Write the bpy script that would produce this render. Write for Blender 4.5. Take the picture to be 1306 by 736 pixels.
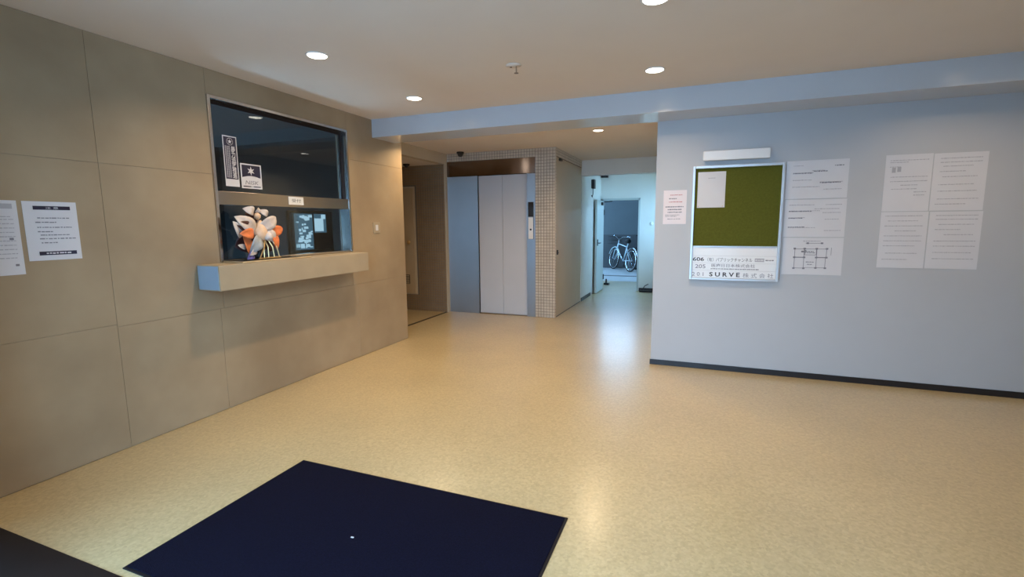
import bpy, bmesh, math, random
from mathutils import Matrix, Vector
random.seed(7)
for o in list(bpy.data.objects): bpy.data.objects.remove(o)
scene = bpy.context.scene
C = scene.collection

# ------------------------------------------------------------------ camera
CAM_Z = 1.38
F_PX = 613.03
yaw, pitch, roll = -0.3737, -0.1330, -0.0084
fw = Vector((math.sin(yaw)*math.cos(pitch), math.cos(yaw)*math.cos(pitch), math.sin(pitch)))
rt = Vector((math.cos(yaw), -math.sin(yaw), 0)); up = rt.cross(fw)
r2 = rt*math.cos(roll) + up*math.sin(roll); u2 = up*math.cos(roll) - rt*math.sin(roll)
cam = bpy.data.cameras.new('camera'); cam.sensor_width = 36; cam.lens = F_PX/1306*36; cam.clip_start = .02
co = bpy.data.objects.new('camera', cam); C.objects.link(co)
m = Matrix.Identity(4)
for i in range(3): m[i][0] = r2[i]; m[i][1] = u2[i]; m[i][2] = -fw[i]
m[2][3] = CAM_Z
co.matrix_world = m
scene.camera = co

# ------------------------------------------------------------------ sky and exposure
SKY = (0.36, 0.66, 1.0); SKY_STRENGTH = 15.0
LAMP_COL = (1.0, 0.73, 0.44); LAMP_W = 12.5; HALL_W = 14.0
w = bpy.data.worlds.new('sky'); scene.world = w; w.use_nodes = True
bg = w.node_tree.nodes['Background']; bg.inputs[0].default_value = (*SKY, 1); bg.inputs[1].default_value = SKY_STRENGTH
vs = scene.view_settings
vs.view_transform = 'Standard'; vs.look = 'None'; vs.gamma = 1; vs.use_curve_mapping = False
vs.exposure = 0.09

# ------------------------------------------------------------------ key dimensions (metres)
XL = -3.31      # concrete wall face
YR = 4.791      # painted wall face (right)
YB = 4.392      # beam front face
ZB = 2.308      # beam underside
H = 2.493       # lobby ceiling
HH = 2.455      # lift hall ceiling
YE = 6.725      # lift front
XR = -0.415     # painted wall corner
YW = 4.927      # end of concrete wall
XT = -1.956     # corridor left wall
XO = -3.70      # opening of the side recess
YEND = 10.05    # end wall of corridor
XMAX = 3.5
YF = 0.95       # entrance line

# ------------------------------------------------------------------ materials
def mat(name, col, rough=.6, metal=0, spec=.5, var=0, scale=8, bump=0, bscale=60, rvar=0, coat=0, detail=4, col2=None, trans=0, emit=None, estr=0):
    M = bpy.data.materials.new(name); M.use_nodes = True
    nt = M.node_tree; b = nt.nodes['Principled BSDF']
    b.inputs['Roughness'].default_value = rough; b.inputs['Metallic'].default_value = metal
    b.inputs['Specular IOR Level'].default_value = spec
    b.inputs['Coat Weight'].default_value = coat
    b.inputs['Coat Roughness'].default_value = .12
    b.inputs['Transmission Weight'].default_value = trans
    if emit: b.inputs['Emission Color'].default_value = (*emit, 1); b.inputs['Emission Strength'].default_value = estr
    tc = nt.nodes.new('ShaderNodeTexCoord')
    n = nt.nodes.new('ShaderNodeTexNoise'); n.inputs['Scale'].default_value = scale; n.inputs['Detail'].default_value = detail
    nt.links.new(tc.outputs['Object'], n.inputs['Vector'])
    r = nt.nodes.new('ShaderNodeMapRange'); r.inputs[1].default_value = .3; r.inputs[2].default_value = .7
    nt.links.new(n.outputs['Fac'], r.inputs[0])
    mx = nt.nodes.new('ShaderNodeMix'); mx.data_type = 'RGBA'
    c2 = col2 or tuple(max(0, c*(1+var)) for c in col)
    c1 = col if col2 else tuple(max(0, c*(1-var)) for c in col)
    mx.inputs['A'].default_value = (*c1, 1); mx.inputs['B'].default_value = (*c2, 1)
    nt.links.new(r.outputs[0], mx.inputs['Factor'])
    nt.links.new(mx.outputs['Result'], b.inputs['Base Color'])
    if rvar:
        r3 = nt.nodes.new('ShaderNodeMapRange'); r3.inputs[1].default_value = .3; r3.inputs[2].default_value = .7
        r3.inputs[3].default_value = rough-rvar; r3.inputs[4].default_value = rough+rvar
        nt.links.new(n.outputs['Fac'], r3.inputs[0]); nt.links.new(r3.outputs[0], b.inputs['Roughness'])
    if bump:
        n2 = nt.nodes.new('ShaderNodeTexNoise'); n2.inputs['Scale'].default_value = bscale; n2.inputs['Detail'].default_value = 5
        nt.links.new(tc.outputs['Object'], n2.inputs['Vector'])
        bp = nt.nodes.new('ShaderNodeBump'); bp.inputs['Strength'].default_value = bump; bp.inputs['Distance'].default_value = .01
        nt.links.new(n2.outputs['Fac'], bp.inputs['Height']); nt.links.new(bp.outputs[0], b.inputs['Normal'])
    return M

def floor_mat():
    M = mat('beige_vinyl', (.475, .365, .190), rough=.34, spec=.5, scale=45, col2=(.545, .425, .232), detail=8, rvar=.04, bump=.01, bscale=45)
    nt = M.node_tree; b = nt.nodes['Principled BSDF']
    tc = [n for n in nt.nodes if n.type == 'TEX_COORD'][0]
    v = nt.nodes.new('ShaderNodeTexVoronoi'); v.inputs['Scale'].default_value = 80
    nt.links.new(tc.outputs['Object'], v.inputs['Vector'])
    link = [l for l in nt.links if l.to_socket == b.inputs['Base Color']][0]
    src = link.from_socket
    mx = nt.nodes.new('ShaderNodeMix'); mx.data_type = 'RGBA'; mx.blend_type = 'OVERLAY'
    mx.inputs['Factor'].default_value = .13
    nt.links.new(src, mx.inputs['A']); bw = nt.nodes.new('ShaderNodeRGBToBW'); nt.links.new(v.outputs['Color'], bw.inputs[0]); nt.links.new(bw.outputs[0], mx.inputs['B'])
    hs = nt.nodes.new('ShaderNodeMix'); hs.data_type = 'RGBA'; hs.blend_type = 'MULTIPLY'; hs.inputs['Factor'].default_value = 1
    n = nt.nodes.new('ShaderNodeTexNoise'); n.inputs['Scale'].default_value = 1.6; n.inputs['Detail'].default_value = 3
    nt.links.new(tc.outputs['Object'], n.inputs['Vector'])
    r = nt.nodes.new('ShaderNodeMapRange'); r.inputs[1].default_value = .3; r.inputs[2].default_value = .7; r.inputs[3].default_value = .93; r.inputs[4].default_value = 1.05
    nt.links.new(n.outputs['Fac'], r.inputs[0])
    nt.links.new(mx.outputs['Result'], hs.inputs['A']); nt.links.new(r.outputs[0], hs.inputs['B'])
    nt.links.new(hs.outputs['Result'], b.inputs['Base Color'])
    b.inputs['Coat Weight'].default_value = .6; b.inputs['Coat Roughness'].default_value = .23
    return M

def glass_mat(name, tint=(.9, .95, .95), refl=1.0):
    M = bpy.data.materials.new(name); M.use_nodes = True
    nt = M.node_tree; nt.nodes.clear()
    out = nt.nodes.new('ShaderNodeOutputMaterial'); mix = nt.nodes.new('ShaderNodeMixShader')
    t = nt.nodes.new('ShaderNodeBsdfTransparent'); t.inputs[0].default_value = (*tint, 1)
    g = nt.nodes.new('ShaderNodeBsdfGlossy'); g.inputs['Roughness'].default_value = .01; g.inputs[0].default_value = (refl, refl, refl, 1)
    f = nt.nodes.new('ShaderNodeFresnel'); f.inputs[0].default_value = 1.5
    ge = nt.nodes.new('ShaderNodeNewGeometry'); ma = nt.nodes.new('ShaderNodeMath'); ma.operation = 'MULTIPLY_ADD'
    ma.inputs[1].default_value = 1/1.5-1.5; ma.inputs[2].default_value = 1.5       # same air-to-glass reflection on both faces of the pane
    nt.links.new(ge.outputs['Backfacing'], ma.inputs[0]); nt.links.new(ma.outputs[0], f.inputs[0])
    nt.links.new(f.outputs[0], mix.inputs[0]); nt.links.new(t.outputs[0], mix.inputs[1]); nt.links.new(g.outputs[0], mix.inputs[2])
    nt.links.new(mix.outputs[0], out.inputs[0])
    return M

M = {}
M['floor'] = floor_mat()
M['ceiling'] = mat('ceiling_paint', (.73, .65, .565), .8, var=.02, scale=2)
M['wall'] = mat('white_wall_paint', (.50, .515, .54), .42, var=.02, scale=2, bump=.02, bscale=90)
M['beam'] = mat('glossy_white_paint', (.55, .58, .62), .2, var=.02, scale=2)
M['concrete'] = mat('fair_faced_concrete', (.295, .215, .13), .62, scale=1.9, col2=(.405, .31, .195), detail=7, bump=.05, bscale=30)
M['counter'] = mat('counter_concrete', (.40, .325, .22), .55, var=.06, scale=4, bump=.03)
M['cap'] = mat('pale_blue_patch', (.34, .44, .54), .4, var=.04, scale=6)
M['joint'] = mat('dark_joint', (.26, .22, .16), .9)
M['base'] = mat('black_vinyl_baseboard', (.012, .012, .016), .4)
M['mat'] = mat('navy_carpet', (.0035, .0035, .013), .95, var=.35, scale=120, bump=.5, bscale=400, spec=.1)
M['matedge'] = mat('black_rubber', (.01, .009, .011), .6, spec=.2)
M['bronze'] = mat('dark_bronze_metal', (.010, .006, .006), .5, spec=.25, metal=.0, var=.2, scale=5)
M['steel'] = mat('stainless_steel', (.60, .58, .55), .22, metal=1, var=.04, scale=3)
def hairline(m_, rough, aniso, tangent):
    nt = m_.node_tree; b = nt.nodes['Principled BSDF']; b.inputs['Roughness'].default_value = rough; b.inputs['Anisotropic'].default_value = aniso
    cx_ = nt.nodes.new('ShaderNodeCombineXYZ')
    for i in range(3): cx_.inputs[i].default_value = tangent[i]
    nt.links.new(cx_.outputs[0], b.inputs['Tangent']); return m_
M['steel_hair'] = hairline(mat('hairline_stainless', (.44, .46, .48), .5, metal=1, var=.03, scale=3), .5, .9, (1, 0, 0))
M['steel_brown'] = hairline(mat('brown_tinted_stainless', (.24, .195, .18), .35, metal=1, var=.05, scale=3), .17, .85, (0, 0, 1))
M['steel_dark'] = mat('brushed_dark_steel', (.42, .38, .34), .2, metal=1, var=.05, scale=3)
M['lift_door'] = mat('grey_lift_door', (.56, .58, .62), .4, var=.015, scale=3)
M['grout'] = mat('tile_grout', (.17, .15, .13), .9)
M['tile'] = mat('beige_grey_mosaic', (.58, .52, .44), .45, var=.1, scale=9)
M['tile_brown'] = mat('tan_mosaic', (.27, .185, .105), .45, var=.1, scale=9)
M['tan_door'] = mat('tan_steel_door', (.53, .445, .32), .5, var=.03, scale=2)
M['cream_door'] = mat('cream_door', (.50, .39, .25), .5, var=.03, scale=2)
M['black'] = mat('black_plastic', (.01, .01, .012), .35)
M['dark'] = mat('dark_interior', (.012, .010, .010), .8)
M['white'] = mat('white_plastic', (.78, .78, .77), .35)
M['paper'] = mat('paper', (.66, .66, .69), .55, var=.02, scale=6)
M['paper_grey'] = mat('laminated_paper', (.68, .68, .71), .3, var=.02, scale=6)
M['paper_pink'] = mat('pinkish_paper', (.80, .73, .76), .4, var=.02, scale=6)
M['ink'] = mat('black_ink', (.03, .03, .04), .5)
M['ink_grey'] = mat('grey_ink', (.22, .22, .26), .5)
M['ink_pale'] = mat('pale_grey_ink', (.42, .42, .46), .5)
M['ink_red'] = mat('red_ink', (.50, .16, .18), .5)
M['navy_print'] = mat('navy_print', (.015, .016, .045), .4)
M['green'] = mat('green_felt', (.098, .105, .018), .95, var=.1, scale=60, spec=.1)
M['frame'] = mat('silver_aluminium', (.62, .64, .66), .35, metal=.6)
M['acrylic'] = mat('white_acrylic', (.86, .88, .90), .15)
M['glass'] = glass_mat('clear_glass', (.86, .9, .9), .7)
M['screen_dark'] = mat('monitor_screen', (.01, .012, .02), .2)
M['scr_a'] = mat('screen_pale_blue', (.02, .02, .02), .3, emit=(.50, .76, .95), estr=.9)
M['scr_b'] = mat('screen_blue', (.02, .02, .02), .3, emit=(.10, .26, .40), estr=.45)
M['orange'] = mat('orange_paper', (.75, .20, .06), .55, var=.2, scale=30)
M['petal'] = mat('white_petal', (.62, .55, .51), .5, var=.1, scale=30)
M['petal_grey'] = mat('grey_blue_petal', (.34, .38, .42), .5, var=.15, scale=30)
M['gold'] = mat('gold_metal', (.70, .48, .22), .3, metal=.8)
M['maroon'] = mat('dark_maroon', (.045, .012, .012), .5)
M['skin'] = mat('peach_paper', (.72, .50, .33), .5, var=.1, scale=30)
M['wood'] = mat('pale_wood', (.55, .40, .22), .45, var=.15, scale=12)
M['purple'] = mat('violet_paper', (.14, .12, .35), .5)
M['lamp'] = mat('lamp_glow', (.9, .9, .9), .4, emit=(1, .9, .74), estr=9)
M['corr'] = mat('pale_corridor_paint', (.72, .72, .68), .5, var=.03, scale=2)
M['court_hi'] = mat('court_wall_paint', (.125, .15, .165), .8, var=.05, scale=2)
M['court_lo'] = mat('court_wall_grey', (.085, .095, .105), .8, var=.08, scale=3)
M['court_floor'] = mat('court_concrete', (.46, .48, .50), .8, var=.08, scale=4)
M['pale_render'] = mat('pale_render', (.55, .56, .58), .8, var=.04, scale=2)
M['paving'] = mat('pale_paving', (.30, .30, .31), .8, var=.08, scale=3)
M['asphalt'] = mat('street_paving', (.20, .20, .21), .85, var=.1, scale=4)
M['tyre'] = mat('tyre_rubber', (.015, .015, .017), .7)
M['chrome'] = mat('bright_alloy', (.75, .78, .80), .2, metal=1)
M['bike_pale'] = mat('pale_blue_enamel', (.60, .74, .82), .25)
M['bike_dark'] = mat('dark_blue_enamel', (.012, .018, .035), .3)
M['door_grey'] = mat('grey_green_door', (.50, .55, .54), .45, var=.03, scale=2)

# ------------------------------------------------------------------ mesh helpers
class MB:
    def __init__(s): s.v = []; s.f = []
    def box(s, x0, y0, z0, x1, y1, z1):
        b = len(s.v)
        s.v += [(x0,y0,z0),(x1,y0,z0),(x1,y1,z0),(x0,y1,z0),(x0,y0,z1),(x1,y0,z1),(x1,y1,z1),(x0,y1,z1)]
        s.f += [tuple(b+i for i in q) for q in ((0,3,2,1),(4,5,6,7),(0,1,5,4),(1,2,6,5),(2,3,7,6),(3,0,4,7))]
        return s
    def tube(s, pts, r, n=8, closed=False, cap=True):
        P = [Vector(p) for p in pts]; R = r if isinstance(r, (list, tuple)) else [r]*len(P)
        rings = []; ref = None
        for i, p in enumerate(P):
            a = P[i-1] if (i > 0 or closed) else p; c = P[(i+1) % len(P)] if (i < len(P)-1 or closed) else p
            t = (c-a).normalized()
            if ref is None: ref = t.orthogonal().normalized()
            ref = (ref - t*ref.dot(t)).normalized(); bi = t.cross(ref)
            b = len(s.v)
            for k in range(n):
                an = 2*math.pi*k/n; s.v.append(tuple(p + (ref*math.cos(an)+bi*math.sin(an))*R[i]))
            rings.append(b)
        m_ = len(rings)
        for i in range(m_ if closed else m_-1):
            a, c = rings[i], rings[(i+1) % m_]
            for k in range(n): s.f.append((a+k, a+(k+1) % n, c+(k+1) % n, c+k))
        if cap and not closed:
            s.f.append(tuple(rings[0]+k for k in range(n))[::-1]); s.f.append(tuple(rings[-1]+k for k in range(n)))
        return s
    def lathe(s, prof, n=24, c=(0,0,0), axis='z'):
        b = len(s.v)
        for (r, z) in prof:
            for k in range(n):
                a = 2*math.pi*k/n; x, y = r*math.cos(a), r*math.sin(a)
                p = (x, y, z) if axis == 'z' else ((z, x, y) if axis == 'x' else (y, z, x))
                s.v.append((c[0]+p[0], c[1]+p[1], c[2]+p[2]))
        for i in range(len(prof)-1):
            for k in range(n): s.f.append((b+i*n+k, b+i*n+(k+1) % n, b+(i+1)*n+(k+1) % n, b+(i+1)*n+k))
        s.f.append(tuple(b+k for k in range(n))[::-1]); e = b+(len(prof)-1)*n
        s.f.append(tuple(e+k for k in range(n)))
        return s
    def quad(s, u0, v0, u1, v1, w=0):
        b = len(s.v); s.v += [(u0,v0,w),(u1,v0,w),(u1,v1,w),(u0,v1,w)]; s.f.append((b,b+1,b+2,b+3)); return s
    def poly(s, pts, w=0):
        b = len(s.v); s.v += [(x,y,w) for x, y in pts]; s.f.append(tuple(range(b, b+len(pts)))); return s
    def build(s, name, m, parent=None, bevel=0, smooth=False, loc=None, seg=2):
        me = bpy.data.meshes.new(name); me.from_pydata(s.v, [], s.f); me.update()
        bm = bmesh.new(); bm.from_mesh(me)
        bmesh.ops.recalc_face_normals(bm, faces=bm.faces)
        if bevel: bmesh.ops.bevel(bm, geom=bm.edges[:], offset=bevel, segments=seg, affect='EDGES', profile=.6)
        bm.to_mesh(me); bm.free()
        if smooth:
            for p in me.polygons: p.use_smooth = True
        me.materials.append(M[m] if isinstance(m, str) else m)
        o = bpy.data.objects.new(name, me); C.objects.link(o)
        if parent: o.parent = parent
        if loc: o.location = loc
        return o

def bx(name, m, x0, y0, z0, x1, y1, z1, parent=None, bevel=0):
    return MB().box(x0, y0, z0, x1, y1, z1).build(name, m, parent, bevel)
def struct(o): o['kind'] = 'structure'; return o
def tag(o, label, cat, group=None):
    o['label'] = label; o['category'] = cat
    if group: o['group'] = group
    return o
def empty(name, loc=(0,0,0), mw=None):
    o = bpy.data.objects.new(name, None); o.empty_display_size = .1; C.objects.link(o)
    if mw is not None: o.matrix_world = mw
    else: o.location = loc
    return o
def frame(origin, side):
    """local u,v,w on a wall: u to the viewer's right, v up, w out of the wall"""
    u, wv = {'right': ((1,0,0),(0,-1,0)), 'left': ((0,1,0),(1,0,0))}[side]
    m = Matrix.Identity(4)
    for i in range(3): m[i][0] = u[i]; m[i][1] = (0,0,1)[i]; m[i][2] = wv[i]; m[i][3] = origin[i]
    return m
def text(body, u0, v0, u1, v1, w, m, parent, name='lettering', bold=0, vertical=False, shear=0):
    cu = bpy.data.curves.new('t', 'FONT'); cu.body = '\n'.join(body) if vertical else body
    cu.offset = bold; cu.resolution_u = 3; cu.shear = shear
    if vertical: cu.align_x = 'CENTER'; cu.space_line = .82
    t = bpy.data.objects.new('t', cu); C.objects.link(t)
    dg = bpy.context.evaluated_depsgraph_get()
    me = bpy.data.meshes.new_from_object(t.evaluated_get(dg)); bpy.data.objects.remove(t)
    xs = [p.co.x for p in me.vertices]; ys = [p.co.y for p in me.vertices]
    a, b, c, d = min(xs), max(xs), min(ys), max(ys)
    for p in me.vertices:
        p.co = (u0+(p.co.x-a)/(b-a)*(u1-u0), v0+(p.co.y-c)/(d-c)*(v1-v0), w)
    me.materials.clear(); me.materials.append(M[m])
    o = bpy.data.objects.new(name, me); C.objects.link(o); o.parent = parent
    return o
def sheet(mb, u0, v0, u1, v1, t=.0012, w=0, bow=.002, n=6):
    """a thin sheet with a very slight bow"""
    b = len(mb.v)
    for i in range(n+1):
        f = i/n; u = u0+(u1-u0)*f; ww = w+.0004+bow*math.sin(math.pi*f)
        mb.v += [(u,v0,ww),(u,v1,ww),(u,v0,ww+t),(u,v1,ww+t)]
    for i in range(n):
        a = b+i*4; c = a+4
        mb.f += [(a+2,c+2,c+3,a+3),(a,a+1,c+1,c),(a,c,c+2,a+2),(a+1,a+3,c+3,c+1)]
    mb.f += [(b,b+2,b+3,b+1)]; e = b+n*4; mb.f += [(e,e+1,e+3,e+2)]
    return mb
def lines(mb, rows, w, rnd, h=.004):
    """broken strokes standing for lines of small print; rows = (u0,u1,v)"""
    for u0, u1, v in rows:
        u = u0
        while u < u1-.004:
            l = rnd.uniform(.006, .022); e = min(u+l, u1)
            mb.quad(u, v-h/2*rnd.uniform(.7,1.1), e, v+h/2*rnd.uniform(.7,1.1), w); u = e+rnd.uniform(.0015, .005)
    return mb
def copy_tree(o, parent=None):
    c = o.copy(); C.objects.link(c); c.parent = parent
    for ch in list(o.children): copy_tree(ch, c)
    return c

# ------------------------------------------------------------------ the setting: shell
struct(bx('floor', 'floor', -5.3, YF+.105, -.12, XMAX, 11.65, 0))
struct(bx('ceiling', 'ceiling', XL-.14, YF-.30, H, XMAX, YB, H+.12))
struct(bx('ceiling_hall', 'ceiling', XO, YR, HH, XR, 8.33, HH+.12))
struct(bx('ceiling_recess', 'ceiling', -5.3, YW, 2.3005, XO-.101, 6.85, 2.42))
struct(bx('ceiling_corridor', 'ceiling', XT, 8.33+.16, 2.44, XR, YEND, 2.56))
struct(bx('ceiling_beam', 'beam', XO, YB, ZB, XMAX, YR, H+.12))
struct(bx('trim_1', 'corr', XT, 8.33, 2.2, XR, 8.49, HH+.12))          # bulkhead across the corridor
struct(bx('trim_2', 'tan_door', XO-.10, YW-.15, 2.301, XO-.001, 6.85, HH+.12))    # header over the recess; tan colour stands in for its weaker light

# painted wall
struct(bx('wall_right', 'wall', XR, YR+.0005, 0, XMAX, YR+.16, HH+.12))
struct(bx('baseboard_right', 'base', XR-.008, YR-.008, 0, XMAX, YR-.0005, .052, bevel=.002))
struct(bx('wall_side', 'wall', XMAX, YF-.1, -.02, XMAX+.15, YR+.16, H+.12))
wcr = MB().box(XR, YR+.16, 0, XR+.16, 8.9, HH+.12).box(XR, 9.9, 0, XR+.16, YEND, HH+.12).box(XR, 8.9, 0, XR+.16, 9.9, .95).box(XR, 8.9, 2.15, XR+.16, 9.9, HH+.12)
struct(wcr.build('wall_corridor_right', 'corr'))
w2 = struct(MB().box(XR+.06, 8.901, .951, XR+.10, 8.94, 2.149).box(XR+.06, 9.86, .951, XR+.10, 9.899, 2.149).box(XR+.06, 8.94, .951, XR+.10, 9.86, .99).box(XR+.06, 8.94, 2.11, XR+.10, 9.86, 2.149).build('window_added', 'frame'))  # unseen window added to bring daylight to the corridor end
MB().box(XR+.078, 8.941, .991, XR+.082, 9.859, 2.109).build('glass_pane', 'glass', w2)
struct(bx('floor_unseen_ground', 'court_floor', XR+.16, YR+.17, -.12, 3.2, YEND-.001, -.02))  # unseen ground added so no sky shines up through that window

# concrete wall with the pieces of its formwork
WY0, WY1, WZ0, WZ1 = 2.525, 3.985, 1.118, 2.315
wl = MB()
wl.box(XL-.14, YF-.1, 0, XL-.006, WY0, H); wl.box(XL-.14, WY1, 0, XL-.006, YW, H)
wl.box(XL-.14, WY0, 0, XL-.006, WY1, WZ0); wl.box(XL-.14, WY0, WZ1, XL-.006, WY1, H)
wall_left = struct(wl.build('wall_left', 'joint'))
J = .0009
for (a, b, z0, z1) in [(YF-.1,1.81,0,.79),(YF-.1,1.81,.79,1.757),(YF-.1,1.81,1.757,H),
                       (1.81,2.495,0,.775),(1.81,WY0,.775,1.757),(1.81,WY0,1.757,H),
                       (2.495,4.04,0,.775),(WY0,WY1,.775,WZ0),(WY0,WY1,WZ1,H),
                       (4.04,YW,0,.775),(WY1,YW,.775,2.037),(WY1,YW,2.037,H)]:
    bx('concrete_panel', 'concrete', XL-.0065, a+J, z0+(.004 if z0 == 0 else J), XL, b-J, z1-J, wall_left, bevel=.0012)
struct(bx('wall_return', 'concrete', -5.3, YW-.15, 0, XL-.1405, YW, H))
struct(bx('wall_recess_side', 'wall', -5.45, YW-.15, 0, -5.3, 6.85, H))

# ---- tiled walls
def tile_field(mb, u0, v0, u1, v1, hole=None, pitch=.0427, gap=.0045, t=.006):
    nu = max(1, round((u1-u0)/pitch)); nv = max(1, round((v1-v0)/pitch)); pu = (u1-u0)/nu; pv = (v1-v0)/nv
    for i in range(nu):
        for j in range(nv):
            a, b = u0+i*pu+gap/2, v0+j*pv+gap/2; c, d = a+pu-gap, b+pv-gap
            if hole and a < hole[2] and c > hole[0] and b < hole[3] and d > hole[1]: continue
            k = len(mb.v); e = .0025
            mb.v += [(a,b,0),(c,b,0),(c,d,0),(a,d,0),(a+e,b+e,t),(c-e,b+e,t),(c-e,d-e,t),(a+e,d-e,t)]
            mb.f += [(k+4,k+5,k+6,k+7),(k,k+1,k+5,k+4),(k+1,k+2,k+6,k+5),(k+2,k+3,k+7,k+6),(k+3,k,k+4,k+7)]
    return mb
def tiles(name, m, origin, side, parent, rects):
    mb = MB()
    for r in rects: tile_field(mb, *r)
    o = mb.build(name, m); o.matrix_world = frame(origin, side); o.parent = parent; o['kind'] = 'stuff'
    return o
EL0, EL1 = -3.70, -2.262          # lift surround
wall_lift = struct(bx('wall_lift', 'grout', EL1, YE, 0, XT-.05, YE+.14, HH))
wall_lift_top = struct(bx('wall_lift_top', 'grout', -3.72, YE, 2.335, EL1, YE+.14, HH))
tiles('mosaic_tiles', 'tile', (0, YE, 0), 'right', wall_lift, [(EL1, 0, XT, HH)])
tiles('mosaic_tiles', 'tile', (0, YE, 0), 'right', wall_lift_top, [(-3.70, 2.335, EL1, HH)])
wr = MB().box(-5.3, 6.655, 0, -3.712, 6.85, 2.30)
wall_recess = struct(wr.build('wall_recess', 'grout'))
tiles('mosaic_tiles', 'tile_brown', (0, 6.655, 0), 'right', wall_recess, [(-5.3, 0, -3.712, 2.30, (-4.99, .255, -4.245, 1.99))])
bx('edge_strip', 'tan_door', -3.716, 6.645, 0, -3.702, 6.85, 2.30, wall_recess)

# corridor left wall: grouted core, tiles over the tan door, pale wall beyond
wc = MB().box(XT-.16, YE+.14, 0, XT-.045, 8.34, HH); wc.box(XT-.05, YE, 2.335, XT-.0065, 8.34, HH); wc.box(XT-.05, YE, 0, XT-.0065, YE+.05, 2.335)
wall_corr = struct(wc.build('wall_corridor_left', 'grout'))
tiles('mosaic_tiles', 'tile', (XT-.0065, 0, 0), 'left', wall_corr, [(YE, 2.335, 8.34, HH), (YE, 0, YE+.05, 2.335)])
d1 = struct(bx('door_1', 'tan_door', XT-.045, YE+.055, .012, XT-.008, 8.325, 2.33, bevel=.003))
MB().box(XT-.008, 6.815, .93, XT+.012, 6.835, 1.0).box(XT+.004, 6.815, .95, XT+.012, 6.87, .965).build('handle', 'black', d1, .002)
MB().box(XT-.008, 6.90, 2.285, XT+.03, 6.985, 2.322).build('door_catch', 'black', d1, .004)
bx('bottom_gap', 'base', XT-.044, YE+.056, .0005, XT-.007, 8.325, .0115, d1)
struct(bx('wall_corridor_far', 'corr', XT-.16, 8.34, 0, XT, YEND+.12, 2.44))
struct(bx('baseboard_left', 'base', XT-.0005, 8.345, 0, XT+.009, 9.12, .062, bevel=.002))

# end wall with its doorway and open door
DX0, DX1, DZ = -1.915, -1.158, 1.88
ww = MB().box(DX1, YEND, 0, XR, YEND+.12, 2.44).box(XT, YEND, DZ, DX1, YEND+.12, 2.44).box(XT-.16, YEND, 2.44, XR+.16, YEND+.13, 2.85)
struct(ww.build('wall_end', 'corr'))
struct(bx('baseboard_end', 'base', DX1+.01, YEND-.009, 0, XR, YEND-.0005, .065, bevel=.002))
fr = MB().box(XT+.001, YEND-.012, 0, DX0, YEND+.13, DZ).box(DX1-.035, YEND-.012, 0, DX1+.002, YEND+.13, DZ).box(XT+.001, YEND-.012, DZ-.035, DX1, YEND+.13, DZ+.004)
fo = struct(fr.build('trim_3', 'door_grey'))
d2 = empty('door_2', (DX0-.005, YEND-.03, 0)); struct(d2)
MB().box(.0, -.70, .015, .038, -.0, 1.835).build('leaf', 'door_grey', d2, .003)
MB().box(.038, -.66, .95, .05, -.60, 1.07).tube([(.05,-.63,1.0),(.085,-.63,1.0),(.085,-.53,1.0)], .009).build('lever_handle', 'black', d2)
MB().box(.038, -.30, 1.74, .075, -.08, 1.80).tube([(.06,-.1,1.81),(.19,.06,1.83)], .01).build('door_closer', 'black', d2)
MB().tube([(.045,-.005,1.55),(.045,-.005,1.66)], .013).build('hinge', 'black', d2)
MB().tube([(.045,-.005,.22),(.045,-.005,.33)], .013).build('hinge', 'black', d2)
d2.rotation_euler = (0, 0, 0)

# bicycle court beyond the doorway
struct(bx('floor_court', 'court_floor', -6.2, 11.65, -.12, 3.2, 15.25, 0))
bx_ = bx('floor_drain', 'asphalt', -6.2, 12.72, .0005, 3.2, 12.86, .012); struct(bx_)
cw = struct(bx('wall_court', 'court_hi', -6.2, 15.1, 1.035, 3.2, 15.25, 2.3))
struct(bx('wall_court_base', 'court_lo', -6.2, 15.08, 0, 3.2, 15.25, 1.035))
struct(bx('wall_court_left', 'court_hi', -6.35, 10.2, 0, -6.2, 15.25, 1.2))
struct(bx('wall_court_right', 'court_hi', 3.2, 10.2, 0, 3.35, 15.25, 2.85))
struct(bx('ceiling_court_blocker', 'court_hi', -6.2, YEND+.13, 2.85, 3.2, 15.25, 2.95))  # unseen roof added to dim the court, slit left above back wall
struct(bx('wall_court_near', 'court_hi', -6.2, YEND+.0, 0, XT-.16, YEND+.13, 2.85))
struct(bx('wall_court_near_right', 'court_hi', XR+.16, YEND+.0, 0, 3.2, YEND+.13, 2.85))

# office behind the window
gx0, gy0, gy1 = -6.0, 1.6, 4.7
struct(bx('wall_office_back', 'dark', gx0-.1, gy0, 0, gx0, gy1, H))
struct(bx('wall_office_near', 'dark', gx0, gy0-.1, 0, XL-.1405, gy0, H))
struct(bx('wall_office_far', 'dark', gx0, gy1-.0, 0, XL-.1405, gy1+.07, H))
struct(bx('ceiling_office', 'dark', gx0, gy0, 2.42, XL-.1405, gy1, 2.49))

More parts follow.
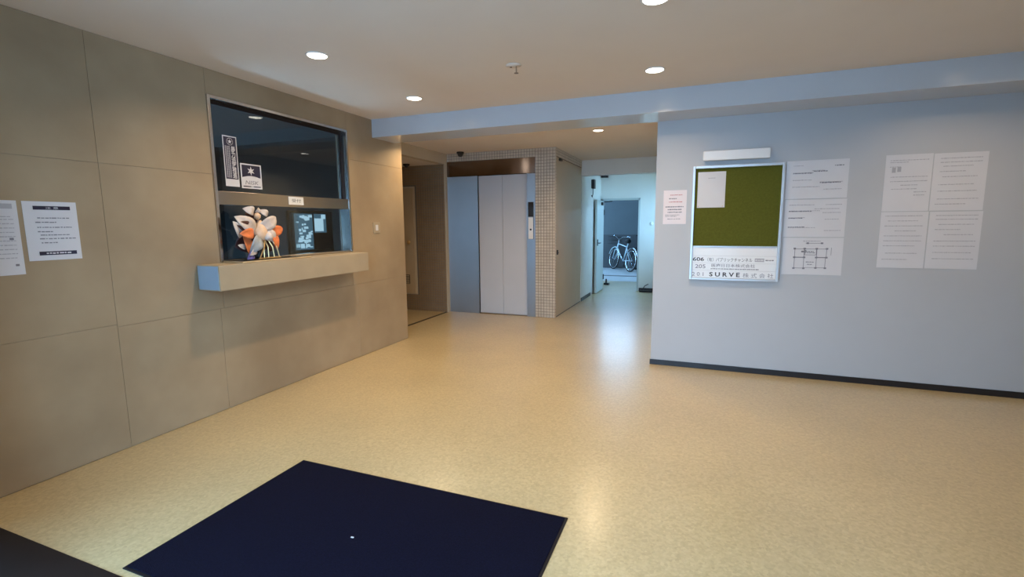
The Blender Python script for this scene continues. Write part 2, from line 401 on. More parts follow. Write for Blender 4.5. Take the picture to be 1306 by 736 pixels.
# entrance: sill, paving, added canopy and side panels outside, house across the street
sill = struct(bx('trim_4', 'bronze', XL, YF-.229, -.05, XMAX, YF+.104, .004))
struct(bx('floor_outside', 'paving', -12, -12, -.17, 12, YF-.301, -.02))
struct(bx('wall_front', 'wall', .60, YF-.30, -.02, XMAX, YF-.122, H+.12))
struct(bx('wall_front_left', 'concrete', XL-.14, YF-.30, -.02, -2.35, YF-.23, H+.12))
struct(bx('wall_opposite', 'pale_render', -12, -12.3, -.1, 12, -12, 5))
struct(bx('wall_blocker_right', 'wall', .60, -1.0, -.02, .75, YF-.301, H+.02))  # unseen panel added to keep side daylight off the concrete wall
struct(bx('wall_blocker_left', 'concrete', -2.55, -1.0, -.02, -2.40, YF-.301, H+.02))  # unseen panel added to narrow the daylight on the painted wall
struct(bx('ceiling_blocker_front', 'ceiling', -4.2, -1.0, H+.02, 4.2, YF-.302, H+.14))  # unseen canopy added to cut high sky light on the near floor

# ------------------------------------------------------------------ lift
lift = empty('elevator', (-2.98, YE, 0))
tag(lift, 'two-panel elevator with stainless surround set in the mosaic tiled wall', 'elevator')
def lb(name, m, x0, y0, z0, x1, y1, z1, parent=lift, bevel=.002):
    o = bx(name, m, x0+2.98, y0, z0, x1+2.98, y1, z1, parent, bevel); return o
lb('header_panel', 'steel_brown', EL0, -.004, 2.112, EL1, .09, 2.333)
lb('side_panel', 'steel_hair', EL0, -.002, 0, -3.183, .09, 2.108)
lb('side_panel', 'steel_hair', -2.392, -.002, 0, EL1, .09, 2.108)
for a, b in ((-3.181, -2.792), (-2.789, -2.394)):
    lb('door_panel', 'lift_door', a, .03, .012, b, .07, 2.106, bevel=.003)
lb('door_gap', 'black', -2.793, .045, .012, -2.788, .06, 2.106, bevel=0)
lb('sill', 'steel_dark', -3.181, 0, 0, -2.394, .09, .010, bevel=0)
cp = lb('call_panel', 'steel_hair', -2.368, -.02, 1.155, -2.284, -.002, 1.70, bevel=.003)
lb('floor_indicator', 'black', -2.366, -.024, 1.485, -2.286, -.0205, 1.698, cp, .001)
MB().lathe([(.014,0),(.014,-.006),(.011,-.008)], 16, (-2.326+2.98, -.0205, 1.30), 'y').build('call_button', 'black', cp)
lb('button_plate', 'white', -2.362, -.0225, 1.165, -2.29, -.0205, 1.475, cp, .0005)

# ------------------------------------------------------------------ reception window
win = empty('window_1', (XL, WY0, WZ0)); struct(win)
wy, wz = WY1-WY0, WZ1-WZ0
def wb(name, m, x0, y0, z0, x1, y1, z1, parent=win, bevel=.0015): return bx(name, m, x0, y0, z0, x1, y1, z1, parent, bevel)
wb('jamb', 'steel', -.10, .0005, .0005, .012, .022, wz-.0005)
wb('jamb', 'steel', -.10, wy-.022, .0005, .012, wy-.0005, wz-.0005)
wb('head', 'steel', -.10, .0225, wz-.022, .012, wy-.0225, wz-.0005)
wb('bottom_rail', 'steel', -.10, .0225, .0005, .004, wy-.0225, .014)
wb('transom', 'steel_dark', -.075, .0225, .424, .004, wy-.0225, .522)
wb('glazing_bead', 'bronze', -.075, .0225, .5225, -.045, .05, wz-.0225)
wb('glazing_bead', 'bronze', -.075, wy-.05, .5225, -.045, wy-.0225, wz-.0225)
wb('glazing_bead', 'bronze', -.075, .0505, wz-.05, -.045, wy-.0505, wz-.0225)
def pane(name, y0, z0, y1, z1, x):
    o = MB().box(x-.003, y0, z0, x, y1, z1).build(name, 'glass', win); return o
pane('glass_pane', .0505, .5225, wy-.0505, wz-.0505, -.05)
pane('glass_pane', .0225, .0145, .80, .4235, -.035)
pane('glass_pane', .76, .0145, wy-.0225, .4235, -.055)

counter = empty('counter_shelf', (XL+.0005, 2.342, .932))
bx('slab', 'counter', 0, 0, 0, .2175, 1.613, .181, counter, .006)
bx('end_patch', 'cap', .012, -.004, .008, .210, -.0002, .174, counter, .0015)['label'] = 'pale blue end patch'  # thin pale blue patch set on the near end of the slab
tag(counter, 'thick concrete counter shelf jutting out under the reception window', 'counter')

# sign on the transom
sg = empty('reception_plate', mw=frame((XL+.0042, 3.20, 1.563), 'left'))
tag(sg, 'small white name plate on the steel transom of the reception window', 'sign')
MB().box(0, 0, 0, .165, .068, .004).build('plate', 'white', sg, .001)
text('受付', .032, .02, .135, .05, .0046, 'ink', sg)

# stickers on the glass
gx = XL-.05+.0004
st = empty('warning_sticker', mw=frame((gx, 2.665, 1.685), 'left'))
tag(st, 'tall narrow white-bordered sticker with vertical lettering on the window glass', 'sticker')
MB().box(0, 0, 0, .118, .375, .0006).build('backing', 'paper', st)
MB().quad(.007, .055, .111, .368, .0008).build('dark_field', 'navy_print', st)
text('暴力追放推進', .064, .062, .102, .300, .001, 'paper', st, vertical=True, bold=.012)
mb = MB()
for u in (.016, .031, .046):
    v = .066
    while v < .296:
        h = .009; mb.quad(u, v, u+.010, v+h, .001); v += .0125 if u != .031 else .0132
mb.build('small_print', 'ink_pale', st)
mb = MB(); cx, cy = .06, .334
pts = [(cx+math.cos(math.pi/2+k*math.pi/5)*(.018 if k % 2 == 0 else .008), cy+math.sin(math.pi/2+k*math.pi/5)*(.018 if k % 2 == 0 else .008)) for k in range(10)]
mb.poly(pts, .001)
for k in range(24):
    a, b = 2*math.pi*k/24, 2*math.pi*(k+.62)/24
    mb.poly([(cx+math.cos(a)*.023, cy+math.sin(a)*.023), (cx+math.cos(a)*.027, cy+math.sin(a)*.027), (cx+math.cos(b)*.027, cy+math.sin(b)*.027), (cx+math.cos(b)*.023, cy+math.sin(b)*.023)], .001)
mb.build('emblem', 'paper', st)

s2 = empty('star_sticker', mw=frame((gx, 2.80, 1.678), 'left'))
tag(s2, 'square black and white sticker with a six-pointed star on the window glass', 'sticker')
MB().box(0, 0, 0, .19, .192, .0006).build('backing', 'paper', s2)
mb = MB(); arc = [(.010+.17*k/12, .085+.014*math.sin(math.pi*k/12)) for k in range(13)]
mb.poly(arc + [(.180, .182), (.010, .182)], .0008)
mb.quad(.014, .012, .085, .020, .0008); mb.quad(.110, .012, .176, .020, .0008); mb.quad(.085, .0145, .110, .0175, .0008)
mb.build('dark_field', 'navy_print', s2)
cx, cy = .093, .138
pts = [(cx+math.cos(math.pi/2+k*math.pi/6)*(.036 if k % 2 == 0 else .014), cy+math.sin(math.pi/2+k*math.pi/6)*(.036 if k % 2 == 0 else .014)) for k in range(12)]
MB().poly(pts, .001).build('star', 'paper', s2)
text('NISK', .034, .032, .158, .062, .001, 'ink_grey', s2, bold=.01, shear=.2)

# monitor inside the office
mon = empty('monitor', (XL-.36, 3.53, .98))
tag(mon, 'flat monitor showing blue security pictures behind the lower window pane', 'monitor')
MB().box(-.03, 0, .13, 0, .60, .55).build('bezel', 'black', mon, .006)
MB().box(-.05, .26, .02, -.03, .34, .3).box(-.14, .16, 0, .06, .44, .02).build('stand', 'black', mon, .004)
scr = MB().box(.0002, .02, .155, .001, .58, .53).build('screen', 'screen_dark', mon)
rnd = random.Random(3)
mb = MB(); mb2 = MB()
def vq(m_, y0, z0, y1, z1, x): 
    b = len(m_.v); m_.v += [(x,y0,z0),(x,y1,z0),(x,y1,z1),(x,y0,z1)]; m_.f.append((b,b+1,b+2,b+3))
vq(mb2, .07, .165, .31, .52, .0016); vq(mb2, .33, .33, .50, .52, .0016)
for i in range(46):
    a = rnd.uniform(.075, .28); b = rnd.uniform(.17, .495)
    if .10 < a < .16 and .36 < b < .44: continue
    vq(mb, a, b, min(.305, a+rnd.uniform(.012,.06)), min(.515, b+rnd.uniform(.01,.035)), .002+.00006*i)
vq(mb, .335, .345, .46, .475, .0021); vq(mb, .43, .47, .49, .515, .0022)
mb2.build('dim_picture', 'scr_b', mon); mb.build('bright_picture', 'scr_a', mon)
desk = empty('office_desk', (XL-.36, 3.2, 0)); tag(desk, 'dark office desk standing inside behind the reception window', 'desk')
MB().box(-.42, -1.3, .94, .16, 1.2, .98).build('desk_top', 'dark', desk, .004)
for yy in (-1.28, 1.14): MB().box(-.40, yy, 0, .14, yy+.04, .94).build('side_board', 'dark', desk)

# ------------------------------------------------------------------ flower ornament on the counter
def petal(mb, base, tip, width, thick=.004, curl=.03, n=8, nrm=(1,0,0), fold=.25):
    """a folded, pointed paper petal with thickness"""
    b0, t0 = Vector(base), Vector(tip); d = t0-b0; side = d.cross(Vector(nrm)).normalized(); N = side.cross(d).normalized()
    if N.x < 0: N = -N
    k0 = len(mb.v)
    for s in (0, 1):
        for i in range(n+1):
            f = i/n; wd = width*math.sin(math.pi*min(1, f*.92+.06))**.8 if i < n else .001
            c = b0+d*f+N*(curl*math.sin(math.pi*f)-thick*s)
            for e in (-1, -.5, 0, .5, 1):
                mb.v.append(tuple(c+side*(e*wd)+N*(abs(e)*wd*fold)))
    q = (n+1)*5
    for i in range(n):
        for j in range(4):
            a = k0+i*5+j; mb.f.append((a, a+1, a+6, a+5)); mb.f.append((q+a, q+a+5, q+a+6, q+a+1))
        mb.f.append((k0+i*5, k0+i*5+5, k0+q+i*5+5, k0+q+i*5)); mb.f.append((k0+i*5+4, k0+q+i*5+4, k0+q+i*5+9, k0+i*5+9))
    mb.f.append(tuple(k0+j for j in range(5)) + tuple(k0+q+j for j in range(4, -1, -1)))
    e = k0+n*5; mb.f.append(tuple(e+j for j in range(4, -1, -1)) + tuple(e+q+j for j in range(5)))
    return mb
tray = empty('display_tray', (-3.195, 2.90, 1.1135)); tag(tray, 'thin dark tray with a pale rim under the flower ornament on the counter', 'tray')
MB().box(-.095, -.36, 0, .095, .30, .008).build('tray_board', 'black', tray, .002)
MB().box(.0955, -.36, .002, .100, .30, .013).box(-.095, .3005, .002, .1, .305, .013).box(-.095, -.365, .002, .1, -.3605, .013).build('rim', 'wood', tray)

orn = empty('flower_ornament', (-3.205, 2.785, 1.128))
tag(orn, 'folded paper flower ornament in white and orange standing on gold legs', 'ornament')
def P(name, m, *args, **k): return petal(MB(), *args, **k).build(name, m, orn, smooth=True)
P('petal', 'petal', (.0,-.03,.21), (.03,-.22,.325), .055, curl=.03)
P('petal', 'petal', (.0,-.16,.17), (.03,-.235,.29), .035, curl=.02)
P('petal', 'orange', (.02,-.06,.20), (.045,-.20,.20), .040, curl=.025)
P('petal', 'maroon', (.012,-.08,.23), (.035,-.215,.27), .045, curl=.02)
P('petal', 'petal', (.0,.0,.235), (.03,.15,.325), .050, curl=.03)
P('petal', 'orange', (.0,.06,.20), (.03,.21,.235), .042, curl=.03)
P('petal', 'orange', (.0,.09,.24), (.04,.13,.06), .030, curl=.03)
P('petal', 'petal', (.0,.03,.22), (.03,.12,.13), .045, curl=.035)
P('petal', 'petal_grey', (.02,-.02,.18), (.04,-.12,.06), .050, curl=.03)
P('petal', 'orange', (.0,-.13,.19), (.03,-.12,.045), .035, curl=.02)
P('petal', 'petal', (.0,-.12,.09), (.02,-.20,.115), .020, curl=.01)
P('petal', 'purple', (.0,-.08,.055), (.04,-.15,.005), .030, curl=.02)
P('petal', 'petal', (.0,-.05,.085), (.05,-.13,.035), .024, curl=.02)
P('bud', 'petal', (.0,-.03,.355), (.01,-.13,.385), .034, curl=.03)
P('bud', 'petal', (.0,.02,.375), (.01,.085,.33), .026, curl=.03)
P('bud', 'petal', (.0,-.01,.36), (.01,.01,.395), .018, curl=.02)
P('leaf', 'maroon', (-.02,-.01,.23), (-.02,-.08,.37), .060, curl=.01)
P('leaf', 'maroon', (-.02,.04,.12), (-.02,.17,.10), .060, curl=.01)
P('leaf', 'maroon', (-.03,.0,.18), (-.03,-.19,.10), .09, curl=.01)
P('leaf', 'maroon', (-.03,.02,.2), (-.03,.19,.17), .07, curl=.01)
MB().lathe([(.004,.30),(.022,.315),(.026,.335),(.014,.352),(.004,.356)], 14, (.012,-.01,0)).build('bud', 'skin', orn, smooth=True)
MB().lathe([(.012,.13),(.04,.15),(.055,.19),(.05,.225),(.03,.262),(.014,.30)], 16, (.0,.015,0)).build('flower_core', 'skin', orn, smooth=True)
MB().lathe([(.01,.14),(.034,.155),(.03,.185),(.01,.205)], 14, (.045,.05,0)).build('seed_head', 'petal', orn, smooth=True)
for a, b in ((-.005,-.01),(.03,.03),(.06,.085),(.09,.135),(.045,-.055)):
    MB().tube([(.01, a, .17), (.05, (a+b)/2+.005, .09), (.055, b, .0)], [.006, .005, .004], 6).build('leg', 'gold', orn)
MB().lathe([(.03,0),(.045,.004),(.05,.02),(.036,.06),(.03,.12),(.02,.15)], 16, (-.03,.02,0)).build('vase', 'black', orn, smooth=True)
MB().tube([(.055,-.06,.006),(.06,.03,.006),(.06,.14,.006)], .006, 6).build('foot_bar', 'gold', orn)

# ------------------------------------------------------------------ notices on the concrete wall
def paper_thing(name, label, origin, side, wd, ht, m, tilt=0, cat='notice', group=None):
    o = empty(name, mw=frame(origin, side) @ Matrix.Rotation(tilt, 4, 'Z'))
    tag(o, label, cat, group)
    sheet(MB(), 0, 0, wd, ht).build('sheet', m, o)
    return o
W = .0045
n1 = paper_thing('paper_notice', 'white paper notice with dark blue header and footer bars on concrete wall', (XL, 1.438, 1.206), 'left', .236, .316, 'paper')
MB().quad(.042, .272, .205, .292, W).quad(.045, .028, .212, .048, W).build('header_bars', 'navy_print', n1)
text('注 意', .095, .276, .152, .288, W+.0003, 'paper', n1)
mb = MB(); rnd = random.Random(11)
lines(mb, [(.055,.20,.228),(.045,.135,.205),(.05,.21,.178),(.05,.115,.155),(.06,.19,.137),(.055,.215,.117),(.06,.13,.095)], W, rnd, .006)
mb.build('small_print', 'ink_grey', n1)
mb = MB(); lines(mb, [(.075,.19,.038)], W+.0003, rnd, .008); mb.build('footer_print', 'paper', n1)
n2 = paper_thing('paper_notice', 'larger white paper notice cut off by the left edge of the picture', (XL, 1.135, 1.140), 'left', .282, .383, 'paper')
mb = MB(); rnd = random.Random(12)
lines(mb, [(.03,.25,.30-.0)]+[(.03,.26,.33-.022*k) for k in range(2, 12)], W, rnd, .005); mb.build('small_print', 'ink_pale', n2)
MB().quad(.12, .340, .262, .366, W).build('title_bar', 'ink_pale', n2)
MB().quad(.235, .18, .252, .192, W).quad(.245, .045, .26, .056, W).build('stamp', 'ink_grey', n2)

sw = empty('wall_plate', mw=frame((XL+.0002, 4.335, 1.295), 'left')); tag(sw, 'small cream switch plate on concrete wall right of the window', 'switch')
MB().box(0, 0, 0, .115, .118, .007).build('plate', 'counter', sw, .003)
MB().box(.035, .028, .0072, .08, .09, .010).build('rocker', 'paper', sw, .001)

# ------------------------------------------------------------------ painted wall: board, lamp, notices
YRF = YR-.0002
bd = empty('notice_board', mw=frame((-.090, YRF, .856), 'right'))
tag(bd, 'silver framed notice board with green felt and tenant name strips', 'notice board')
BW, BH = .738, 1.03
fm = MB().box(0,0,0,.022,BH,.04).box(BW-.022,0,0,BW,BH,.04).box(.022,BH-.024,0,BW-.022,BH,.04).box(.022,0,0,BW-.022,.018,.04)
fm.build('frame', 'frame', bd, .003)
MB().box(.022, .018, .002, BW-.022, BH-.024, .010).build('back_panel', 'paper', bd)
MB().box(.0222, .312, .0105, BW-.0222, BH-.0245, .014).build('felt', 'green', bd)
MB().box(.0222, .302, .0105, BW-.0222, .3115, .022).build('divider', 'frame', bd, .001)
def strip(v0, v1):
    return MB().box(.0225, v0, .0105, BW-.0225, v1, .0150).build('name_strip', 'acrylic', bd, .0008)
s0 = strip(.2235, .300); s1 = strip(.157, .2215); s_2 = strip(.090, .155); s3 = strip(.020, .088)
T = .0154
text('606', .028, .172, .125, .207, T, 'ink', s1, bold=.02)
text('（有）パブリックチャンネル', .155, .168, .525, .205, T, 'ink', s1)
MB().quad(.545, .172, .62, .203, T).build('print_box', 'ink_pale', s1)
mb = MB(); lines(mb, [(.55,.615,.187)], T+.0003, random.Random(5), .012); mb.build('small_print', 'paper', s1)
mb = MB(); lines(mb, [(.63,.70,.187)], T, random.Random(6), .010); mb.build('small_print', 'ink_grey', s1)
text('205', .05, .105, .14, .141, T, 'ink_grey', s_2, bold=.01)
text('医療日日本株式会社', .19, .119, .55, .149, T, 'ink_grey', s_2, bold=.006)
mb = MB(); lines(mb, [(.185,.585,.103)], T, random.Random(8), .009); mb.build('small_print', 'ink_grey', s_2)
text('2 0 1', .026, .033, .125, .068, T, 'ink_grey', s3, bold=.004)
text('S U R V E', .175, .031, .43, .072, T, 'ink', s3, bold=.03)
text('株 式 会 社', .455, .028, .70, .070, T, 'ink_grey', s3)
pm = empty('pinned_memo', mw=frame((-.046, YRF-.0145, 1.514), 'right')); tag(pm, 'plain white memo pinned on the green felt of the notice board', 'paper')
sheet(MB(), 0, 0, .232, .318, bow=.004).build('sheet', 'paper', pm)
mb = MB(); lines(mb, [(.085,.145,.262)], .0062, random.Random(2), .006); mb.build('small_print', 'ink_pale', pm)
for u in (.012, .215): MB().lathe([(.004,.006),(.004,.012),(.002,.013)], 10, (u, .012, 0)).build('push_pin', 'gold', pm)

lp = empty('board_lamp', mw=frame((-.012, YRF, 1.925), 'right')); tag(lp, 'long white acrylic wall lamp above the notice board', 'lamp')
MB().box(.01, .012, 0, .525, .072, .03).build('base', 'white', lp, .003)
MB().box(0, 0, .0302, .535, .084, .075).build('cover', 'acrylic', lp, .010)

pk = paper_thing('paper_notice', 'pinkish laminated notice at the left corner of the painted wall', (-.342, YRF, 1.368), 'right', .205, .312, 'paper_pink')
mb = MB(); rnd = random.Random(21); lines(mb, [(.06,.165,.268),(.05,.17,.205)], W, rnd, .007); mb.build('red_print', 'ink_red', pk)
mb = MB(); lines(mb, [(.05,.12,.235),(.02,.18,.160),(.04,.165,.135),(.04,.165,.110)], W, rnd, .010); mb.build('bold_print', 'ink_grey', pk)
mb = MB(); lines(mb, [(.02,.15,.085),(.02,.12,.072),(.04,.16,.048)], W, rnd, .005); mb.build('small_print', 'ink_grey', pk)

def lam(label, x, z, wd, ht, rows, seed, group=None, inkm='ink_pale', h=.006):
    o = paper_thing('laminated_notice', label, (x, YRF, z), 'right', wd, ht, 'paper_grey', group=group)
    if rows:
        mb = MB(); lines(mb, rows, W, random.Random(seed), h); mb.build('small_print', inkm, o)
    return o
a1 = lam('top laminated sheet of the column right of the notice board', .662, 1.575, .452, .318,
    [(.05,.13,.275),(.05,.20,.215),(.19,.28,.232),(.05,.19,.155),(.25,.42,.135),(.05,.25,.098),(.28,.41,.075)], 31)
mb = MB(); lines(mb, [(.35,.42,.268),(.05,.19,.212),(.20,.30,.225),(.25,.40,.13)], W+.0003, random.Random(32), .009); mb.build('bold_print', 'ink_grey', a1)
a2 = lam('middle laminated sheet of the column right of the notice board', .668, 1.250, .450, .318,
    [(.03,.22,.272),(.30,.42,.272),(.03,.26,.222),(.22,.40,.238),(.28,.41,.205),(.03,.16,.165),(.30,.40,.15),(.03,.24,.08),(.30,.42,.055)], 33)
mb = MB(); lines(mb, [(.03,.20,.218),(.03,.14,.16),(.03,.16,.085)], W+.0003, random.Random(34), .007); mb.build('bold_print', 'ink_grey', a2)
a3 = lam('laminated floor plan at the foot of the column beside the notice board', .672, .925, .446, .318, [(.15,.28,.29)], 35)
mb = MB()
def rect(u0, v0, u1, v1, t=.004):
    mb.quad(u0, v0, u1, v0+t, W); mb.quad(u0, v1-t, u1, v1, W); mb.quad(u0, v0, u0+t, v1, W); mb.quad(u1-t, v0, u1, v1, W)
rect(.09,.055,.165,.15); rect(.255,.06,.325,.15); rect(.09,.15,.165,.225); rect(.255,.15,.33,.225); rect(.165,.17,.255,.225)
mb.quad(.165,.06,.255,.063,W); mb.quad(.17,.27,.30,.2735,W); mb.quad(.36,.17,.363,.235,W)
for (u, v) in [(.09,.15),(.165,.15),(.255,.15),(.33,.15),(.09,.225),(.165,.225),(.255,.225),(.33,.225),(.09,.055),(.165,.055),(.255,.06),(.325,.06),(.185,.272),(.29,.272),(.15,.2),(.17,.205)]:
    mb.quad(u-.009, v-.007, u+.009, v+.007, W+.0003)
lines(mb, [(.14,.24,.20),(.17,.25,.19),(.18,.24,.11),(.19,.23,.09)], W, random.Random(36), .007)
mb.build('plan_drawing', 'ink_grey', a3)
q1 = lam('upper left sheet of the four laminated notices on the painted wall', 1.360, 1.458, .305, .444,
    [(.03,.28,.40),(.03,.15,.385),(.03,.10,.35),(.04,.28,.27),(.04,.28,.235),(.11,.22,.205),(.05,.22,.175),(.20,.28,.15),(.20,.27,.125)], 41)
MB().quad(.045, .305, .07, .345, W).quad(.08, .31, .105, .35, W).build('stamp', 'ink_pale', q1)
q2 = lam('upper right sheet of the four laminated notices on the painted wall', 1.672, 1.458, .330, .440,
    [(.04,.30,.40),(.04,.30,.37),(.06,.25,.34),(.04,.20,.30),(.06,.28,.26),(.04,.26,.20),(.04,.28,.15),(.04,.30,.09),(.03,.22,.05)], 42)
q3 = lam('lower left sheet of the four laminated notices on the painted wall', 1.360, 1.000, .312, .452,
    [(.03,.28,.42),(.05,.25,.38),(.03,.28,.34),(.10,.24,.30),(.03,.28,.26),(.03,.28,.22),(.03,.24,.18),(.05,.26,.12),(.03,.20,.07)], 43)
q4 = lam('lower right sheet of the four laminated notices on the painted wall', 1.680, 1.000, .328, .450,
    [(.04,.30,.42),(.04,.30,.39),(.06,.28,.35),(.04,.20,.31),(.10,.28,.27),(.04,.30,.22),(.04,.30,.18),(.04,.28,.13),(.04,.30,.08)], 44)

# ------------------------------------------------------------------ ceiling fittings
def downlight(x, y, z, r, label, power, drop=.0065):
    o = empty('downlight', (x, y, z)); tag(o, label, 'downlight', 'recessed ceiling downlights')
    n = 32
    MB().lathe([(r+.012, -.0005), (r+.012, -.004), (r+.002, -.007), (r, -.003), (r, -.0005)], n).build('trim_ring', 'white', o, smooth=True)
    MB().lathe([(r-.001, -.0006), (r-.002, -.0055), (r*.75, -.0055-(drop-.0055)*.7), (.001, -drop)], n).build('lens', 'lamp', o, smooth=True)
    L = bpy.data.lights.new('downlight_bulb', 'AREA'); L.shape = 'DISK'; L.size = 1.2*r; L.energy = power; L.color = LAMP_COL; L.spread = math.radians(150)
    lo = bpy.data.objects.new('downlight_bulb', L); C.objects.link(lo); lo.location = (0, 0, -drop-.006); lo.parent = o
    return o
downlight(-2.40, 2.645, H, .062, 'lit round downlight nearest the concrete wall and the camera', LAMP_W)
downlight(-2.41, 3.82, H, .062, 'lit round downlight in front of the beam near the reception window', LAMP_W)
downlight(-.26, 2.66, H, .062, 'lit round downlight cut by the top edge of the picture', LAMP_W)
downlight(-.365, 3.83, H, .062, 'lit round downlight in front of the beam near the notice board', LAMP_W)
downlight(1.80, 3.83, H, .062, 'lit round downlight beyond the right edge, mirrored on the beam', LAMP_W*.7)
downlight(-3.02, 5.02, HH, .055, 'lit downlight hidden by the beam, mirrored on the elevator header', HALL_W*.65, .09)
downlight(-1.162, 5.75, HH, .055, 'small lit downlight in the elevator hall ceiling', HALL_W)

sp = empty('sprinkler', (-1.281, 3.334, H)); tag(sp, 'small pale sprinkler head on the lobby ceiling', 'sprinkler')
MB().lathe([(.055,-.0005),(.055,-.004),(.02,-.012)], 24).build('escutcheon', 'ceiling', sp, smooth=True)
MB().tube([(.02,0,-.01),(.02,0,-.055)], .005, 8).build('stem', 'steel_dark', sp)
MB().lathe([(.016,-.055),(.016,-.058)], 12, (.02,0,0)).build('deflector', 'steel_dark', sp)
MB().lathe([(.008,-.006),(.008,-.014)], 10, (-.02,.0,0)).build('screw', 'black', sp)

dc = empty('dome_camera', (-3.40, 6.60, HH)); tag(dc, 'dark dome camera on the ceiling above the elevator', 'camera')
MB().lathe([(.055,-.0005),(.055,-.02),(.048,-.025)], 20).build('base', 'dark', dc, smooth=True)
MB().lathe([(.045,-.025),(.042,-.045),(.03,-.065),(.01,-.074)], 20).build('dome', 'black', dc, smooth=True)

rs = empty('recess_sensor', (-4.22, 6.40, 2.30)); tag(rs, 'dark ceiling fitting in the side recess beside the elevator', 'fitting')
MB().lathe([(.05,-.0005),(.05,-.02),(.03,-.03)], 18).build('base', 'dark', rs, smooth=True)
MB().lathe([(.026,-.03),(.02,-.05),(.006,-.055)], 18).build('lens', 'black', rs, smooth=True)

# recess: raised cupboard door and threshold strip
d3 = empty('door_3', mw=frame((-4.985, 6.655, .26), 'right')); struct(d3)
MB().box(0,0,0,.735,1.725,.012).build('door_frame', 'tan_door', d3, .002)
MB().box(.02,.02,.0125,.712,1.70,.03).build('leaf', 'cream_door', d3, .003)
MB().lathe([(.012,.03),(.012,.05),(.03,.056),(.032,.075),(.02,.088)], 18, (.63, .85, 0)).build('knob', 'gold', d3, smooth=True)
for k in range(6): MB().box(.43, .18+.024*k, .0302, .60, .192+.024*k, .036).build('louvre_slat', 'tan_door', d3)
MB().box(.42, .172, .0300, .61, .322, .0315).build('louvre_back', 'base', d3)
MB().box(.40, 1.42, .0302, .52, 1.53, .035).build('name_holder', 'bronze', d3, .001)
struct(bx('trim_5', 'bronze', XO-.045, YW+.02, .0003, XO-.005, 6.64, .003))

# corridor fittings
ht = empty('wall_phone', mw=frame((XT+.0002, 9.10, 2.03), 'left')); tag(ht, 'small dark box with a hanging cord high on the corridor wall', 'device')
MB().box(0, .0, 0, .13, .17, .06).build('body', 'black', ht, .01)
MB().tube([(.03,.0,.03),(.02,-.10,.03),(-.04,-.16,.03),(-.10,-.13,.03)], .007, 6).build('cord', 'black', ht)
br = empty('corner_speaker', (XT+.02, 9.93, 2.30)); tag(br, 'small dark box in the corner above the corridor doorway', 'speaker')
MB().box(0, 0, 0, .13, .10, .09).build('body', 'black', br, .008)
MB().tube([(.06, .05, .09), (.06, .05, .139)], .01).build('bracket', 'black', br)
ls = empty('corridor_switch', mw=frame((-.965, YEND-.0002, 1.335), 'right')); tag(ls, 'small round white switch on the wall right of the corridor doorway', 'switch')
MB().lathe([(.035,0),(.035,.012),(.028,.016)], 20, (.035,.035,0)).build('plate', 'white', ls, smooth=True)
MB().lathe([(.014,.016),(.012,.022)], 14, (.035,.035,0)).build('button', 'acrylic', ls)
ds = empty('door_stop', (-1.97, 10.9, 0)); tag(ds, 'small black rubber door stop on the floor by the doorway', 'door stop')
MB().box(-.05,-.05,0,.06,.05,.04).build('wedge', 'tyre', ds, .008)
MB().tube([(0,0,.04),(0,0,.13)], [.02,.015], 10).build('post', 'tyre', ds)
bk = empty('small_bucket', (-1.07, 9.93, 0)); tag(bk, 'low dark tray of odds and ends by the right door jamb', 'tray')
MB().box(-.05,-.06,0,.2,.06,.035).build('tray', 'tyre', bk, .006)
MB().tube([(.0,0,.035),(.05,.02,.12),(.12,.01,.16)], .008, 6).build('wire', 'tyre', bk)

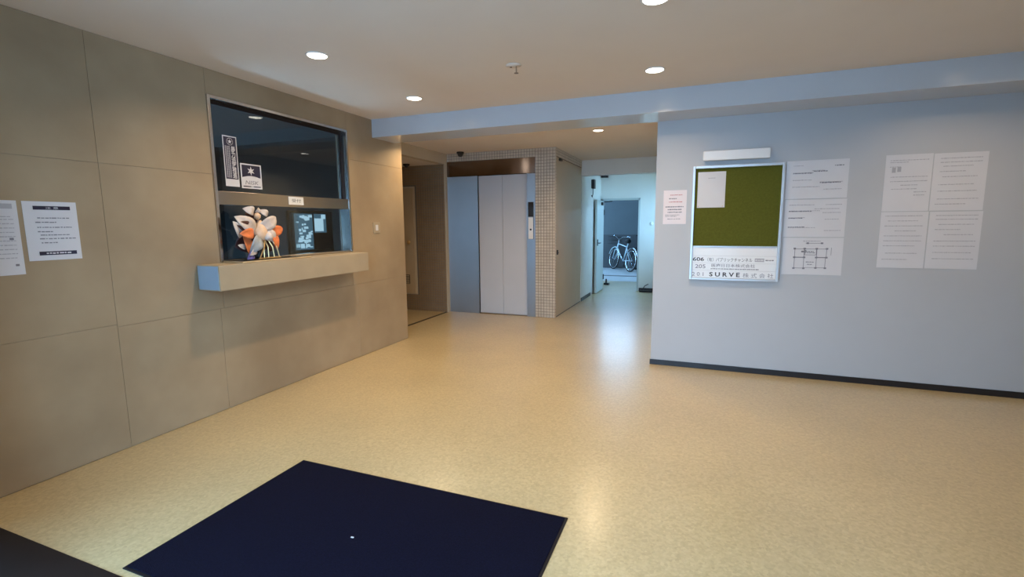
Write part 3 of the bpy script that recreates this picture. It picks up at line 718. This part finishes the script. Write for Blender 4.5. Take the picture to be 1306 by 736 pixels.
# ------------------------------------------------------------------ bicycles
def bicycle(label, frame_mat, rim_mat, rear, front, basket):
    rear = Vector((*rear, 0)); front = Vector((*front, 0)); d = front-rear
    o = empty('bicycle', rear); o.rotation_euler = (math.radians(6), 0, math.atan2(d.y, d.x)); tag(o, label, 'bicycle')
    R = .325; wb = d.length
    for x in (0, wb):
        wh = MB().tube([(x+R*.95*math.cos(a), 0, R+R*.95*math.sin(a)) for a in [2*math.pi*k/28 for k in range(28)]], .017, 8, closed=True).build('wheel', 'tyre', o, smooth=True)
        MB().tube([(x+R*.86*math.cos(a), 0, R+R*.86*math.sin(a)) for a in [2*math.pi*k/28 for k in range(28)]], .014, 6, closed=True).build('rim', rim_mat, wh, smooth=True)
        sp_ = MB()
        for k in range(16):
            a = 2*math.pi*k/16; sp_.tube([(x, .02*(-1)**k, R), (x+R*.86*math.cos(a), 0, R+R*.86*math.sin(a))], .0022, 4)
        sp_.lathe([(.02,-.04),(.02,.04)], 10, (x, 0, R), 'y').build('spokes', 'chrome', wh)
        MB().tube([(x+R*1.08*math.cos(a), 0, R+R*1.08*math.sin(a)) for a in [math.radians(20+140*k/12) for k in range(13)]], .016, 6).build('mudguard', rim_mat if x == 0 else frame_mat, o, smooth=True)
    bb = (.43, 0, .29); seat = (.27, 0, .80); head = (wb-.17, 0, .78); headb = (wb-.13, 0, .62)
    f = MB()
    f.tube([seat, bb], .018); f.tube([bb, headb], .022); f.tube([(.30,0,.70), head], .014) ; f.tube([head, headb], .02)
    for s in (-.05, .05): f.tube([(.31,0,.66), (0, s, R)], .010, 6); f.tube([bb, (0, s, R)], .011, 6)
    f.build('frame', frame_mat, o, smooth=True)
    fk = MB().tube([head, (wb-.18, 0, .88)], .016)
    for s in (-.05, .05): fk.tube([headb, (wb-.11, s, .60), (wb, s, R)], .012, 6)
    fk.build('fork', frame_mat, o, smooth=True)
    MB().tube([(wb-.38,-.26,1.0),(wb-.28,-.25,1.01),(wb-.19,-.12,.99),(wb-.18,0,.90),(wb-.19,.12,.99),(wb-.28,.25,1.01),(wb-.38,.26,1.0)], .013, 8).build('handlebar', 'chrome' if rim_mat == 'chrome' else 'tyre', o, smooth=True)
    MB().tube([(.20,0,.86),(.26,0,.875),(.34,0,.87),(.44,0,.865)], [.055,.075,.05,.02], 10).build('saddle', 'tyre', o, smooth=True)
    MB().lathe([(.085,-.035),(.085,-.028)], 18, bb, 'y').tube([(.43,-.06,.29),(.50,-.06,.14)], .012, 6).tube([(.43,.06,.29),(.36,.06,.44)], .012, 6).box(.47,-.14,.125,.54,-.06,.145).box(.33,.06,.43,.40,.14,.45).build('crank', 'tyre', o)
    if basket:
        b = MB(); x0, x1, y0, y1, z0, z1 = wb-.06, wb+.20, -.16, .16, .76, .98
        for z in (z0, (z0+z1)/2, z1): b.tube([(x0,y0,z),(x1,y0,z),(x1,y1,z),(x0,y1,z)], .006, 5, closed=True)
        for k in range(7):
            y = y0+(y1-y0)*k/6
            for x in (x0, x1): b.tube([(x,y,z0),(x,y,z1)], .003, 4)
            b.tube([(x0,y,z0),(x1,y,z0)], .003, 4)
        b.tube([(x0,0,z0),(wb-.17,0,.80)], .008, 6); b.build('basket', 'tyre', o)
    MB().tube([(0,.06,R),(-.03,.10,.02)], .008, 6).build('kickstand', 'chrome', o)
    return o
bicycle('pale blue bicycle with bright rear wheel parked in the yard', 'bike_pale', 'chrome', (-1.86, 13.93), (-2.47, 14.74), True)
bicycle('dark bicycle partly hidden by the door jamb in the yard', 'bike_dark', 'tyre', (-1.22, 13.85), (-1.80, 14.66), False)

# ------------------------------------------------------------------ floor mats
fmz = empty('door_mat', (-1.34, 1.42, 0)); tag(fmz, 'large navy blue carpet mat lying on the beige floor', 'mat')
x0, x1, y0, y1 = -2.142+1.34, -.530+1.34, 1.085-1.42, 2.052-1.42
MB().box(x0, y0, .0005, x1, y1, .005).build('rubber_edge', 'matedge', fmz, .0015)
MB().box(x0+.012, y0+.012, .0052, x1-.012, y1-.012, .0095).build('pile', 'mat', fmz, .001)
lint = bx('paper_scrap', 'paper', -1.392, 1.565, .0098, -1.378, 1.572, .0115); tag(lint, 'tiny white scrap of paper lying on the navy mat', 'scrap')
lint.data.transform(Matrix.Identity(4))

# print that is too fine to pick apart piece by piece
for o in C.objects:
    if o.type == 'MESH' and o.name.split('.')[0] in ('small_print', 'lettering', 'bold_print', 'red_print', 'footer_print', 'plan_drawing', 'bright_picture', 'dim_picture', 'header_bars', 'stamp', 'spokes', 'emblem', 'dark_field'):
        o['kind'] = 'stuff'
